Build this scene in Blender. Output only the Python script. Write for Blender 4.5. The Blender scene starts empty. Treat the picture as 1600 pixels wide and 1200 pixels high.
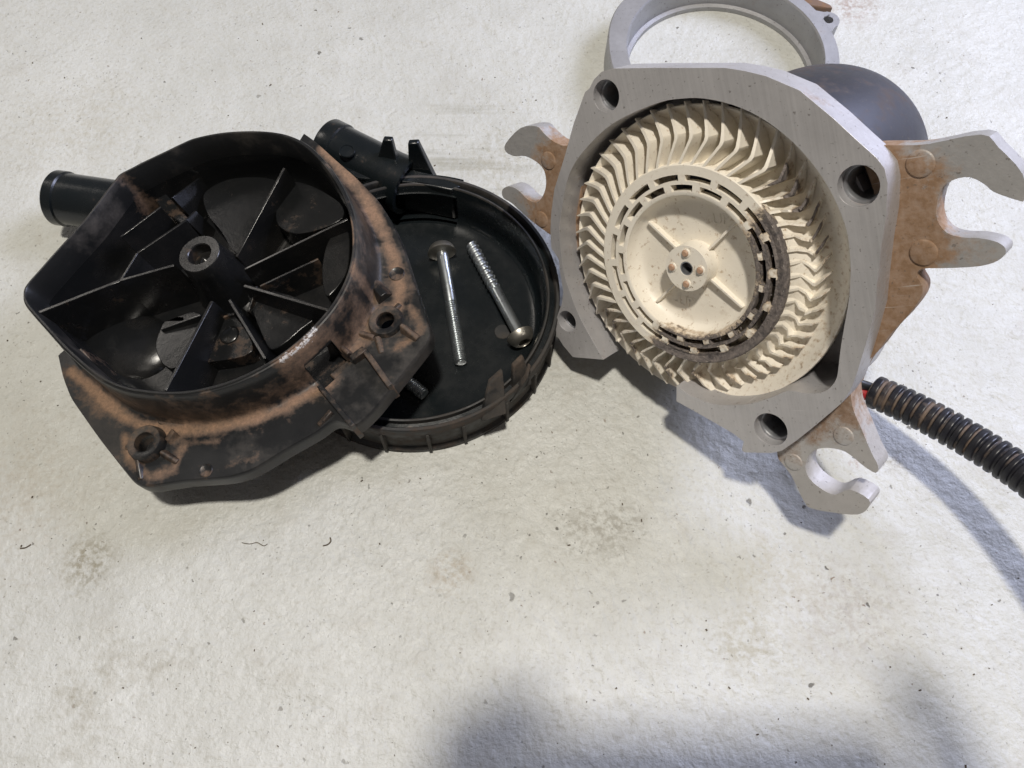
import bpy, bmesh, math, random
import numpy as np
from mathutils import Vector, Matrix
from mathutils.geometry import tessellate_polygon
random.seed(7); rng = np.random.default_rng(7)
R_ = math.radians
scene = bpy.context.scene
COL = scene.collection

# ------------------------------------------------------------------ camera
TILT = R_(25); DIST = .42; FPX = 1295.0
cam_d = bpy.data.cameras.new('camera'); cam = bpy.data.objects.new('camera', cam_d); COL.objects.link(cam)
cam_d.sensor_width = 36; cam_d.lens = 36*FPX/1600; cam_d.clip_start = .01; cam_d.clip_end = 50
CF = Vector((0, math.sin(TILT), -math.cos(TILT))); CU = Vector((0, math.cos(TILT), math.sin(TILT))); CR = Vector((1, 0, 0))
CP = -DIST*CF
cam.location = CP; cam.rotation_euler = (TILT, 0, 0)
scene.camera = cam

# ------------------------------------------------------------------ world, lamps, exposure
w = bpy.data.worlds.new('World'); scene.world = w; w.use_nodes = True
bg = w.node_tree.nodes['Background']; bg.inputs[0].default_value = (.80, .76, .75, 1); bg.inputs[1].default_value = .17
def area(name, loc, target, size, power, color, sy=None):
    d = bpy.data.lights.new(name, 'AREA'); o = bpy.data.objects.new(name, d); COL.objects.link(o)
    d.energy = power; d.color = color; d.size = size
    if sy: d.shape = 'RECTANGLE'; d.size_y = sy
    o.location = loc
    o.rotation_euler = (Vector(target)-Vector(loc)).to_track_quat('-Z', 'Y').to_euler()
    return o
area('overhead_lamp', (-.01, -.20, 2.6), (-.01, -.1, 0), .15, 63, (1.0, .94, .845))
area('doorway_light', (.95, .58, .85), (.28, .05, 0), .5, 18, (.68, .73, 1.0), .6)
area('side_lamp', (-2.0, 1.4, 1.6), (-.1, 0, 0), .5, 5, (1.0, .93, .85))
scene.view_settings.view_transform = 'Standard'; scene.view_settings.look = 'None'
scene.view_settings.exposure = -0.12; scene.view_settings.gamma = 1
scene.render.engine = 'CYCLES'

# ------------------------------------------------------------------ helpers
def V(*a): return Vector(a)
def unp(p, P0, n):
    d = CR*((p[0]-800)/FPX) - CU*((p[1]-600)/FPX) + CF
    return CP + d*((P0-CP).dot(n)/d.dot(n))
class Frame:
    def __init__(s, P0, n):
        s.n = Vector(n).normalized(); s.P0 = Vector(P0)
        v = CU - s.n*CU.dot(s.n); v.normalize(); u = v.cross(s.n)
        s.u, s.v = u, v
        s.M = Matrix((u, v, s.n)).transposed().to_4x4(); s.M.translation = s.P0
    def px(s, p, wz=0.0):
        q = unp(p, s.P0+s.n*wz, s.n)-s.P0
        return (q.dot(s.u), q.dot(s.v))
    def pxs(s, l, wz=0.0): return [s.px(p, wz) for p in l]
def tagit(o, label=None, cat=None, group=None, kind=None):
    for k, v in (('label', label), ('category', cat), ('group', group), ('kind', kind)):
        if v: o[k] = v
    return o
def empty(name, M, label, cat, group=None):
    o = bpy.data.objects.new(name, None); COL.objects.link(o); o.matrix_world = M; o.empty_display_size = .01
    return tagit(o, label, cat, group)
def mk(name, verts, faces, mat, parent=None, angle=38, bevel=0, seg=2, attrs=None, M=None, subd=0):
    me = bpy.data.meshes.new(name); me.from_pydata([tuple(v) for v in verts], [], [tuple(f) for f in faces])
    bm = bmesh.new(); bm.from_mesh(me); bmesh.ops.recalc_face_normals(bm, faces=bm.faces); bm.to_mesh(me); bm.free()
    if attrs:
        for k, vals in attrs.items():
            a = me.attributes.new(k, 'FLOAT', 'POINT'); a.data.foreach_set('value', np.asarray(vals, dtype=np.float32))
    for p in me.polygons: p.use_smooth = True
    me.set_sharp_from_angle(angle=R_(angle))
    me.materials.append(mat)
    o = bpy.data.objects.new(name, me); COL.objects.link(o)
    if parent is not None: o.parent = parent
    if M is not None: o.matrix_local = M
    if bevel:
        b = o.modifiers.new('bevel', 'BEVEL'); b.width = bevel; b.segments = seg; b.limit_method = 'ANGLE'; b.angle_limit = R_(32); b.use_clamp_overlap = True
        if hasattr(b, 'harden_normals'): b.harden_normals = False
    if subd:
        b = o.modifiers.new('sub', 'SUBSURF'); b.levels = subd; b.render_levels = subd
    return o
def share(src, name, parent, M):
    o = src.copy(); o.name = name; COL.objects.link(o); o.parent = parent; o.matrix_local = M; return o
def cat(pts, n=4, closed=True, sharp=()):
    """Catmull-Rom through 2-D/3-D points; indices in sharp stay corners"""
    P = [np.array(p, float) for p in pts]; N = len(P); out = []
    rngi = range(N) if closed else range(N-1)
    for i in rngi:
        p1, p2 = P[i], P[(i+1) % N]
        p0 = P[i-1] if (closed or i > 0) else p1
        p3 = P[(i+2) % N] if (closed or i+2 < N) else p2
        if i in sharp: p0 = p1*1.0 - (p2-p1)*.3
        if (i+1) % N in sharp: p3 = p2 + (p2-p1)*.3
        for k in range(n):
            t = k/n
            out.append(tuple(.5*((2*p1)+(-p0+p2)*t+(2*p0-5*p1+4*p2-p3)*t*t+(-p0+3*p1-3*p2+p3)*t**3)))
    if not closed: out.append(tuple(P[-1]))
    return out
def circle(c, r, n=24, a0=0): return [(c[0]+r*math.cos(a0+2*math.pi*i/n), c[1]+r*math.sin(a0+2*math.pi*i/n)) for i in range(n)]
def plate(outer, holes, w1, w0, wall_only=False):
    loops = [list(outer)]+[list(h) for h in holes]
    vs = []; fs = []; idx = []
    for L in loops:
        idx.append(len(vs)); vs += [(p[0], p[1], w1) for p in L]
    T = len(vs); vs += [(v[0], v[1], (w0(v[0], v[1]) if callable(w0) else w0)) for v in vs[:T]]
    tris = tessellate_polygon([[Vector((p[0], p[1], 0)) for p in L] for L in loops])
    for t in tris:
        fs.append(t); fs.append(tuple(i+T for i in reversed(t)))
    for L, s in zip(loops, idx):
        n = len(L)
        for i in range(n):
            a, b = s+i, s+(i+1) % n
            fs.append((a, b, b+T, a+T))
    return vs, fs
def loft(rings, closed=True, cap0=False, cap1=False):
    vs = [p for r in rings for p in r]; n = len(rings[0]); fs = []
    for j in range(len(rings)-1):
        for i in range(n if closed else n-1):
            a = j*n+i; b = j*n+(i+1) % n
            fs.append((a, b, b+n, a+n))
    if cap0: fs.append(tuple(range(n)))
    if cap1: fs.append(tuple(range((len(rings)-1)*n, len(rings)*n)))
    return vs, fs
def revolve(prof, n=48, close=False):
    """prof: list of (r, w); r=0 ends are poles"""
    vs = []; fs = []; rows = []
    for r, z in prof:
        if r < 1e-7: rows.append([len(vs)]); vs.append((0, 0, z))
        else:
            rows.append(list(range(len(vs), len(vs)+n))); vs += [(r*math.cos(2*math.pi*i/n), r*math.sin(2*math.pi*i/n), z) for i in range(n)]
    rr = list(zip(rows, rows[1:])) + ([(rows[-1], rows[0])] if close else [])
    for A, B in rr:
        for i in range(n):
            j = (i+1) % n
            if len(A) == 1 and len(B) == 1: continue
            if len(A) == 1: fs.append((A[0], B[i], B[j]))
            elif len(B) == 1: fs.append((A[i], A[j], B[0]))
            else: fs.append((A[i], A[j], B[j], B[i]))
    return vs, fs
def box(c, s):
    return [(c[0]+s[0]*x/2, c[1]+s[1]*y/2, c[2]+s[2]*z/2) for x in (-1, 1) for y in (-1, 1) for z in (-1, 1)], \
           [(0,1,3,2),(4,6,7,5),(0,4,5,1),(2,3,7,6),(0,2,6,4),(1,5,7,3)]
def wall(p0, p1, t0, t1, b0, b1, th, th2=None, nseg=1, jag=0):
    """upright rib from p0 to p1 (2-D), top heights t0,t1, bottoms b0,b1"""
    th2 = th if th2 is None else th2
    p0 = np.array(p0); p1 = np.array(p1); d = (p1-p0)/max(1e-9, np.linalg.norm(p1-p0)); nn = np.array([-d[1], d[0]])
    rings = []
    for k in range(nseg+1):
        t = k/nseg; c = p0+(p1-p0)*t; tt = t0+(t1-t0)*t + (jag*rng.uniform(-1, 1) if jag else 0); bb = b0+(b1-b0)*t
        rings.append([(*(c+nn*th2/2), bb), (*(c+nn*th/2), tt), (*(c-nn*th/2), tt), (*(c-nn*th2/2), bb)])
    return loft(rings, True, True, True)
def merge(*parts):
    V_, F_ = [], []
    for v, f in parts:
        o = len(V_); V_ += list(v); F_ += [tuple(i+o for i in q) for q in f]
    return V_, F_
def xform(vf, M): return [tuple(M @ Vector(v)) for v in vf[0]], vf[1]
def axisM(p, d, up=(0, 0, 1)):
    z = Vector(d).normalized(); x = Vector(up).cross(z)
    if x.length < 1e-4: x = Vector((1, 0, 0)).cross(z)
    x.normalize(); y = z.cross(x)
    M = Matrix((x, y, z)).transposed().to_4x4(); M.translation = Vector(p); return M
def cut(o, vf):
    """boolean-subtract a solid from object o (same parent space), applied at once"""
    me = bpy.data.meshes.new('cutter'); me.from_pydata([tuple(v) for v in vf[0]], [], vf[1])
    bm = bmesh.new(); bm.from_mesh(me); bmesh.ops.recalc_face_normals(bm, faces=bm.faces); bm.to_mesh(me); bm.free()
    c = bpy.data.objects.new('cutter', me); COL.objects.link(c); c.parent = o.parent
    m = o.modifiers.new('cut', 'BOOLEAN'); m.operation = 'DIFFERENCE'; m.object = c; m.solver = 'EXACT'
    bpy.context.view_layer.update()
    dg = bpy.context.evaluated_depsgraph_get()
    new = bpy.data.meshes.new_from_object(o.evaluated_get(dg), preserve_all_data_layers=True, depsgraph=dg)
    o.modifiers.remove(m); o.data = new; bpy.data.objects.remove(c)
def segdist(P, poly):
    P = np.asarray(P)[:, :2]; d = np.full(len(P), 1e9)
    for a, b in zip(poly, poly[1:]):
        a = np.array(a); b = np.array(b); ab = b-a; t = np.clip(((P-a)@ab)/max(1e-12, ab@ab), 0, 1)
        d = np.minimum(d, np.linalg.norm(P-(a+t[:, None]*ab), axis=1))
    return d

# ------------------------------------------------------------------ materials
class NT:
    def __init__(s, name):
        s.m = bpy.data.materials.new(name); s.m.use_nodes = True; s.t = s.m.node_tree; s.b = s.t.nodes['Principled BSDF']
        s.co = s.t.nodes.new('ShaderNodeTexCoord').outputs['Object']
    def nd(s, typ, ins=None, **kw):
        n = s.t.nodes.new(typ)
        for k, v in kw.items(): setattr(n, k, v)
        for k, v in (ins or {}).items():
            if hasattr(v, 'is_output'): s.t.links.new(v, n.inputs[k])
            else: n.inputs[k].default_value = v
        return n
    def noise(s, scale, detail=4, rough=.55, vec=None, dist=0):
        n = s.nd('ShaderNodeTexNoise', {'Scale': scale, 'Detail': detail, 'Roughness': rough, 'Distortion': dist, 'Vector': vec or s.co}); return n.outputs['Fac']
    def ramp(s, fac, stops):
        n = s.nd('ShaderNodeValToRGB', {'Fac': fac}); cr = n.color_ramp
        while len(cr.elements) < len(stops): cr.elements.new(.5)
        for e, (p, c) in zip(cr.elements, stops):
            e.position = p; e.color = c if len(c) == 4 else (*c, 1)
        return n.outputs['Color']
    def mr(s, v, a, b, c=0, d=1):
        return s.nd('ShaderNodeMapRange', {'Value': v, 'From Min': a, 'From Max': b, 'To Min': c, 'To Max': d}).outputs[0]
    def ma(s, op, a, b=0.0, c=0.0):
        return s.nd('ShaderNodeMath', {0: a, 1: b, 2: c}, operation=op).outputs[0]
    def mix(s, f, a, b):
        n = s.nd('ShaderNodeMix', data_type='RGBA')
        for k, v in ((0, f), (6, a), (7, b)):
            if hasattr(v, 'is_output'): s.t.links.new(v, n.inputs[k])
            else: n.inputs[k].default_value = v if k == 0 else (*v, 1)[:4]
        return n.outputs[2]
    def attr(s, name): return s.nd('ShaderNodeAttribute', attribute_name=name).outputs['Fac']
    def set(s, **kw):
        for k, v in kw.items():
            k = k.replace('_', ' ')
            if hasattr(v, 'is_output'): s.t.links.new(v, s.b.inputs[k])
            else: s.b.inputs[k].default_value = (*v, 1) if isinstance(v, tuple) and len(v) == 3 else v
    def bump(s, h, strength=.3, dist=.0005):
        n = s.nd('ShaderNodeBump', {'Height': h, 'Strength': strength, 'Distance': dist}); s.t.links.new(n.outputs[0], s.b.inputs['Normal'])
    def mapv(s, scale, rot=(0, 0, 0), loc=(0, 0, 0)):
        return s.nd('ShaderNodeMapping', {'Vector': s.co, 'Scale': scale, 'Rotation': rot, 'Location': loc}).outputs[0]

def mat_plastic(name, base=(.011, .0115, .012), film=.25, attr=True, scuff=False, rough=.34, brown=(.42, .265, .165)):
    t = NT(name)
    n1 = t.noise(70, 6, .65); n2 = t.noise(260, 5, .7); n3 = t.noise(22, 4, .6); n4 = t.noise(900, 3, .7)
    g = t.ma('MULTIPLY_ADD', n2, .45, t.ma('MULTIPLY', n1, .75))                    # 0..1.2 about .6
    filmf = t.ma('MULTIPLY', t.mr(t.ma('ADD', n3, t.ma('MULTIPLY', t.ma('SUBTRACT', n1, .5), .7)), .46, .80), film)
    filmf = t.ma('MULTIPLY', filmf, t.mr(n4, .3, .7, .6, 1.1))
    c = t.mix(filmf, base, (.115, .098, .082))
    if attr:
        a = t.attr('dust')
        d = t.mr(t.ma('ADD', a, t.ma('MULTIPLY', t.ma('SUBTRACT', g, .6), 1.9)), .36, 1.12)
        c = t.mix(t.ma('MULTIPLY', t.ma('MULTIPLY', d, t.mr(n4, .3, .7, .55, .95)), t.mr(n2, .3, .62, .55, 1)), c, t.mix(t.mr(n2, .3, .7), brown, (brown[0]*.62, brown[1]*.6, brown[2]*.62)))
        t.set(Roughness=t.ma('MINIMUM', t.ma('ADD', t.ma('MULTIPLY', d, .6), t.ma('MULTIPLY_ADD', filmf, .9, t.mr(n1, .3, .7, rough-.06, rough+.08))), .95))
    else:
        t.set(Roughness=t.ma('MINIMUM', t.ma('MULTIPLY_ADD', filmf, .9, t.mr(n1, .3, .7, rough-.06, rough+.08)), .95))
    if scuff:
        sc = t.mr(t.ma('ADD', t.attr('scuff'), t.ma('MULTIPLY', t.ma('SUBTRACT', n4, .5), 1.6)), .55, .75); c = t.mix(sc, c, (.55, .54, .53))
    t.set(Base_Color=c); t.b.inputs['Specular IOR Level'].default_value = .5
    t.bump(t.ma('ADD', t.ma('MULTIPLY', n4, .35), n2), .16, .0004)
    return t.m
M_cover = mat_plastic('dusty_black_plastic', film=.50, scuff=True)
M_in = mat_plastic('oily_black_plastic', base=(.0085, .009, .0095), film=.10, rough=.20)
M_lid = mat_plastic('black_plastic', base=(.006, .0085, .010), film=.03, rough=.24)
M_lidw = mat_plastic('dirty_black_plastic', film=.65, rough=.50, brown=(.17, .115, .08))

def mat_floor():
    t = NT('painted_concrete')
    big = t.noise(3.2, 5, .55); med = t.noise(16, 6, .6); fine = t.noise(150, 5, .65); grit = t.noise(420, 4, .6)
    c = t.ramp(t.ma('MULTIPLY_ADD', med, .5, t.ma('MULTIPLY', big, .5)), [(.32, (.43, .43, .395)), (.47, (.515, .522, .49)), (.62, (.585, .595, .57))])
    c = t.mix(t.mr(fine, .35, .7, 0, .35), c, (.48, .475, .43))
    c = t.mix(t.mr(grit, .54, .74, 0, .55), c, (.38, .365, .31)); c = t.mix(t.mr(t.noise(48, 6, .7), .56, .68, 0, .22), c, (.36, .33, .27))
    # worn grey-brown patches with ragged edges
    p = t.noise(7.5, 7, .68, t.mapv((1, 1, 1), loc=(.37, .11, 0)))
    pm = t.ma('MULTIPLY', t.mr(p, .60, .72), t.mr(fine, .38, .62))
    c = t.mix(t.ma('MULTIPLY', pm, .60), c, (.30, .275, .21))
    # local stains (object space, round with ragged rims)
    def stain(c, x, y, r, col, amt, sx=1):
        v = t.nd('ShaderNodeVectorMath', {0: t.mapv((sx, 1, 1)), 1: (x*sx, y, 0)}, operation='DISTANCE').outputs['Value']
        v = t.ma('MULTIPLY_ADD', t.ma('SUBTRACT', t.ma('ADD', t.ma('MULTIPLY', med, .6), t.ma('MULTIPLY', fine, .4)), .5), r*3.0, v)
        f = t.ma('MULTIPLY', t.mr(v, r, r*.35), t.mr(t.ma('ADD', t.ma('MULTIPLY', grit, .5), t.ma('MULTIPLY', fine, .5)), .44, .56, .05, 1))
        f = t.ma('MULTIPLY', f, t.mr(fine, .3, .6, .4, 1))
        return t.mix(t.ma('MULTIPLY', f, amt), c, col)
    for (px_, py_, r, col, amt, sx) in STAINS:
        q = unp((px_, py_), Vector((0, 0, 0)), Vector((0, 0, 1))); c = stain(c, q.x, q.y, r, col, amt, sx)
    # rubbed diagonal streaks
    st = t.noise(38, 3, .6, t.mapv((.22, 2.4, 1), rot=(0, 0, R_(35))))
    q = unp((740, 240), Vector((0, 0, 0)), Vector((0, 0, 1)))
    v = t.nd('ShaderNodeVectorMath', {0: t.co, 1: (q.x, q.y, 0)}, operation='DISTANCE').outputs['Value']
    c = t.mix(t.ma('MULTIPLY', t.ma('MULTIPLY', t.mr(v, .055, .02), t.mr(st, .50, .62)), .5), c, (.25, .24, .18))
    # tiny black and rust specks, ragged, of many sizes
    wv = t.nd('ShaderNodeTexNoise', {'Scale': 300.0, 'Detail': 3.0, 'Vector': t.co}).outputs['Color']
    wv = t.nd('ShaderNodeVectorMath', {0: t.nd('ShaderNodeVectorMath', {0: wv, 1: (-.5, -.5, -.5)}, operation='ADD').outputs[0], 'Scale': .0045}, operation='SCALE').outputs[0]
    wco = t.nd('ShaderNodeVectorMath', {0: t.co, 1: wv}, operation='ADD').outputs[0]
    spk = None
    for sc_, lo, mx, off_, am in ((62, .84, .12, .0, .9), (120, .72, .15, .07, .85), (260, .70, .20, .13, .75), (620, .66, .28, .21, .5)):
        vo = t.nd('ShaderNodeTexVoronoi', {'Vector': t.nd('ShaderNodeMapping', {'Vector': wco, 'Location': (off_, off_*1.7, 0)}).outputs[0], 'Scale': sc_, 'Randomness': 1}, feature='F1')
        rn = t.nd('ShaderNodeSeparateColor', {0: vo.outputs['Color']})
        size = t.ma('MULTIPLY', t.ma('POWER', t.mr(rn.outputs[0], lo, 1.0), 1.6), mx)
        sp = t.ma('MULTIPLY', t.mr(t.ma('SUBTRACT', vo.outputs['Distance'], size), 0, -.035), t.mr(t.noise(9, 3, .6), .38, .58, .3, 1))
        c = t.mix(t.ma('MULTIPLY', sp, am), c, t.mix(t.mr(rn.outputs[1], .62, .72), (.085, .078, .062), (.20, .13, .08)))
        spk = sp if spk is None else t.ma('MAXIMUM', spk, sp)
    t.set(Base_Color=c, Roughness=t.mr(fine, .3, .7, .31, .54))
    t.b.inputs['Specular IOR Level'].default_value = .45
    pv = t.nd('ShaderNodeTexVoronoi', {'Vector': wco, 'Scale': 260, 'Randomness': 1}, feature='SMOOTH_F1').outputs['Distance']
    lump = t.noise(190, 5, .62)
    pit = t.mr(t.noise(75, 3, .5), .60, .70)
    h = t.ma('ADD', t.ma('MULTIPLY', lump, 1.5), t.ma('MULTIPLY', grit, .7))
    h = t.ma('MULTIPLY_ADD', pv, -.35, h); h = t.ma('MULTIPLY_ADD', pit, -.5, h); h = t.ma('MULTIPLY_ADD', spk, -.3, h)
    h = t.ma('MULTIPLY_ADD', t.noise(48, 3, .5), 2.4, h)
    t.bump(h, .85, .0008)
    return t.m
STAINS = [(140, 870, .018, (.21, .185, .12), .75, 1.2), (700, 895, .012, (.33, .26, .17), .5, 1), (1170, 1010, .020, (.36, .33, .24), .55, .8),
          (1330, 960, .034, (.36, .32, .28), .42, .8), (1215, 905, .03, (.45, .42, .33), .4, 1), (940, 825, .018, (.20, .18, .14), .5, .6),
          (780, 250, .030, (.33, .31, .24), .4, 1), (895, 565, .02, (.35, .33, .28), .3, 1), (1390, 720, .011, (.16, .12, .08), .5, 1),
          (1335, 725, .004, (.26, .12, .05), .9, 1), (1330, 10, .03, (.28, .17, .12), .6, 1.2), (30, 780, .05, (.40, .36, .30), .4, 1), (120, 190, .06, (.45, .43, .36), .4, 1)]
M_floor = mat_floor()

def mat_alu(name, base, metal, rough, brushed=0, dirt=0, brown=(.31, .17, .08), rlim=None, pit=.2, thr=.52):
    t = NT(name)
    n1 = t.noise(60, 6, .65); n2 = t.noise(350, 4, .6); n3 = t.noise(18, 5, .6)
    c = t.mix(t.mr(n3, .35, .65), base, tuple(x*.80 for x in base)); c = t.mix(t.mr(n2, .45, .75, 0, .3), c, tuple(x*.7 for x in base))
    ru = t.mr(n1, .3, .7, rough-.06, rough+.1); me = metal
    if dirt:
        f = t.ma('ADD', t.ma('MULTIPLY', n1, .6), t.ma('MULTIPLY', n3, .4))
        if rlim:
            xy = t.nd('ShaderNodeVectorMath', {0: t.nd('ShaderNodeVectorMath', {0: t.co, 1: (1, 1, 0)}, operation='MULTIPLY').outputs[0]}, operation='LENGTH').outputs['Value']
            f = t.ma('ADD', f, t.mr(xy, rlim[0], rlim[1], .34, -.12))
        f = t.ma('ADD', f, t.ma('MULTIPLY', t.ma('SUBTRACT', t.noise(170, 5, .7), .5), .55)); f = t.ma('MULTIPLY', t.mr(f, thr, thr+.17), dirt); f = t.ma('MULTIPLY', f, t.mr(n2, .3, .6, .75, 1))
        c = t.mix(f, c, t.mix(t.mr(n2, .3, .7), brown, tuple(x*.66 for x in brown)))
        ru = t.ma('MINIMUM', t.ma('MULTIPLY_ADD', f, .4, ru), .95); me = t.ma('MULTIPLY', t.ma('SUBTRACT', 1.0, f), metal)
    t.set(Base_Color=c, Roughness=ru, Metallic=me)
    if brushed:
        bn = t.noise(1100, 2, .6, t.mapv((1, .02, 1), rot=(0, 0, R_(20)))); c = t.mix(t.mr(bn, .3, .7, 0, .3), c, tuple(min(1, x*1.2) for x in base)); ru = t.ma('MULTIPLY_ADD', bn, .25, t.ma('SUBTRACT', ru, .14)); t.set(Roughness=ru)
    sk = t.mr(t.noise(620, 2, .5), .66, .72, 0, .55); c = t.mix(sk, c, (.12, .10, .085))
    sc1 = t.mr(t.noise(40, 2, .5, t.mapv((1, 28, 1), rot=(0, 0, R_(63)))), .70, .78, 0, .35); c = t.mix(sc1, c, tuple(min(1, x*1.5) for x in base)); t.set(Base_Color=c)
    h = t.ma('MULTIPLY', n2, pit)
    if brushed:
        h = t.ma('MULTIPLY_ADD', t.noise(500, 2, .5, t.mapv((1, .03, 1), rot=(0, 0, R_(20)))), brushed, h)
    t.bump(h, .5, .0004)
    return t.m
M_face = mat_alu('machined_aluminium', (.60, .585, .585), .5, .38, brushed=.30, dirt=.45, thr=.63, pit=.06)
M_cast = mat_alu('cast_aluminium', (.56, .55, .56), .45, .46, dirt=.6, thr=.57, pit=1.1)
M_fork = mat_alu('dirty_cast_aluminium', (.46, .45, .44), .40, .50, dirt=.9, rlim=(.082, .112), pit=1.3, thr=.555, brown=(.34, .19, .09))
M_fork2 = mat_alu('stained_cast_aluminium', (.56, .54, .52), .35, .5, dirt=.85, rlim=(.080, .112), pit=1.3, thr=.56, brown=(.30, .16, .07))
M_ring = mat_alu('grey_cast_ring', (.42, .42, .43), .5, .45, dirt=.3, thr=.62, pit=.4)
M_motor = mat_alu('dull_blue_grey_steel', (.062, .064, .078), .4, .50, dirt=.55, thr=.54, pit=.15, brown=(.16, .11, .08))
M_bush = mat_alu('steel_bushing', (.42, .43, .45), .8, .38, dirt=.4, thr=.6)
M_rust = mat_alu('rusty_steel', (.20, .13, .09), .3, .7, dirt=.9, thr=.45)

def mat_rotor(name, soot_shade=True):
    t = NT(name)
    n1 = t.noise(60, 5, .6); n2 = t.noise(420, 4, .65); n3 = t.noise(1100, 3, .7)
    c = t.mix(t.mr(n1, .35, .7, 0, .5), (.86, .81, .71), (.76, .70, .59))
    c = t.mix(t.mr(n2, .60, .70, 0, .55), c, (.38, .27, .17)); c = t.mix(t.mr(t.noise(150, 5, .7), .56, .70, 0, .30), c, (.50, .40, .28))
    ru = .42
    if soot_shade:
        a = t.attr('soot_shade')
        f = t.mr(t.ma('ADD', a, t.ma('MULTIPLY', t.ma('SUBTRACT', t.ma('ADD', n2, n1), 1.0), 1.3)), .40, .62)
        bro = t.mr(t.ma('ADD', a, t.ma('MULTIPLY', t.ma('SUBTRACT', n2, .5), 1.2)), .12, .40, 0, .6)
        c = t.mix(bro, c, (.40, .26, .13))
        c = t.mix(f, c, t.mix(t.mr(n2, .35, .65), (.10, .088, .085), (.24, .205, .185)))
        ru = t.ma('MULTIPLY_ADD', f, .3, .42)
        t.bump(t.ma('MULTIPLY', t.ma('ADD', n2, n3), t.ma('ADD', f, .12)), .8, .0009)
    else:
        t.bump(n2, .1, .0003)
    t.set(Base_Color=c, Roughness=ru); t.b.inputs['Subsurface Weight'].default_value = 0
    t.b.inputs['Subsurface Radius'].default_value = (.003, .002, .001); t.b.inputs['Subsurface Scale'].default_value = 1
    return t.m
M_rot = mat_rotor('cream_plastic')
def simple(name, col, rough=.5, metal=0, n=None):
    t = NT(name); f = t.noise(n or 300, 4, .6); c = t.mix(t.mr(f, .3, .7), col, tuple(x*.72 for x in col)); t.set(Base_Color=c, Roughness=t.mr(f, .3, .7, rough-.05, rough+.08), Metallic=metal); t.bump(f, .12, .0003); return t.m
M_rivet = simple('rust_brown_plastic', (.52, .33, .22), .5)
M_zinc = mat_alu('zinc_plated_steel', (.56, .60, .62), .92, .30, dirt=.4, thr=.55, pit=.1, brown=(.2, .15, .1))
M_head = mat_alu('worn_zinc_head', (.42, .40, .355), .88, .36, dirt=.5, thr=.55, pit=.2, brown=(.25, .19, .12))
M_red = simple('red_insulation', (.45, .03, .035), .4); M_blk = simple('black_insulation', (.015, .015, .017), .4)
def mat_conduit():
    t = NT('corrugated_black_plastic'); n = t.noise(90, 5, .6); n2 = t.noise(500, 3, .6); a = t.attr('dust')
    f = t.ma('MULTIPLY', t.mr(t.ma('ADD', a, t.ma('MULTIPLY', t.ma('SUBTRACT', n, .5), 1.8)), .55, .95), t.mr(n2, .2, .7, .5, .95))
    t.set(Base_Color=t.mix(f, (.014, .014, .018), (.20, .145, .105)), Roughness=t.ma('MULTIPLY_ADD', f, .5, .36)); t.bump(n2, .25, .0004); return t.m
M_cond = mat_conduit()

# ------------------------------------------------------------------ floor
mkf = mk('concrete_floor', [(-4, -4, 0), (4, -4, 0), (4, 4, 0), (-4, 4, 0)], [(0, 1, 2, 3)], M_floor); tagit(mkf, kind='structure')
ZUP = Vector((0, 0, 1))
def G(px_, py_, z=0.0): return unp((px_, py_), Vector((0, 0, z)), ZUP)

# ------------------------------------------------------------------ blower pump
PF = Frame((.07274, .01173, .0915), (-.655, -.621, .431))
pump = empty('air_pump', PF.M, 'cast aluminium air pump with cream bladed impeller and three forked mounting arms', 'pump')
TH = .0145
outer = [(921,138),(928,124),(940,112),(958,107),(1016,106),(1093,106),(1133,106),(1165,111),(1197,119),(1249,141),(1301,184),(1341,221),(1370,247),(1382,263),(1387,287),(1385,335),(1377,385),(1371,440),(1367,485),(1355,530),(1340,580),(1330,608),(1315,630),(1275,664),(1245,688),(1222,704),(1206,708),(1163,707),(1159,703),(1162,690),(1145,677),(1100,651),(1057,627),(1057,603)]
bore = [(1075,616),(1100,627),(1125,633),(1155,633),(1180,629),(1205,621),(1230,611),(1245,612),(1262,615),(1280,614),(1293,609),(1302,600),(1308,588),(1311,565),(1314,540),(1320,505),(1326,470),(1329,430),(1328,398),(1323,361),(1308,320),(1286,279),(1256,240),(1225,210),(1187,183),(1145,164),(1100,154),(1067,154),(1030,160),(979,181),(944,203),(911,237),(892,266),(883,295),(878,326),(874,357),(877,398),(882,430),(890,455),(902,487),(917,517),(943,562)]
rest = [(895,558),(880,540),(869,522),(868,503),(873,487),(878,474),(880,455),(875,425),(873,405),(861,387),(860,360),(861,335),(866,296),(883,242),(896,194),(914,144)]
bl = PF.pxs(bore); bl = cat(bl, 3, closed=False)
ol = PF.pxs(outer); rl = PF.pxs(rest)
outline = ol+bl+rl
holes = []
HP = [((947,150), .0064), ((1341,291), .0073), ((886,502), .0053), ((1204,671), .0074)]
for (p, r) in HP: holes.append(circle(PF.px(p), r, 28)[::-1])
vf = plate(outline, holes, 0, -TH)
flange = mk('flange', *vf, M_face, pump, bevel=.0008, angle=30)
flange.data.materials.append(M_cast)
for p in flange.data.polygons:
    if abs(p.normal.z) < .5: p.material_index = 1
# counterbored steel sleeves inside the four bolt holes
for (p, r) in HP:
    c = PF.px(p)
    s = mk('bolt_sleeve', *revolve([(r*.985, -.0052), (r*.985, -.020), (r*.80, -.020), (r*.80, -.0058), (r*.86, -.0052)], 28, True), M_bush, pump, M=Matrix.Translation((c[0], c[1], 0)))
for (p, r) in HP:
    c = PF.px(p); mk('hole_shade_disc', *revolve([(0, -.0205), (r*1.05, -.0205), (r*1.05, -.0225), (0, -.0225)], 20), M_motor, pump, M=Matrix.Translation((c[0], c[1], 0)))  # added dark disc stands in for the deep shade inside each bolt hole
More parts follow.
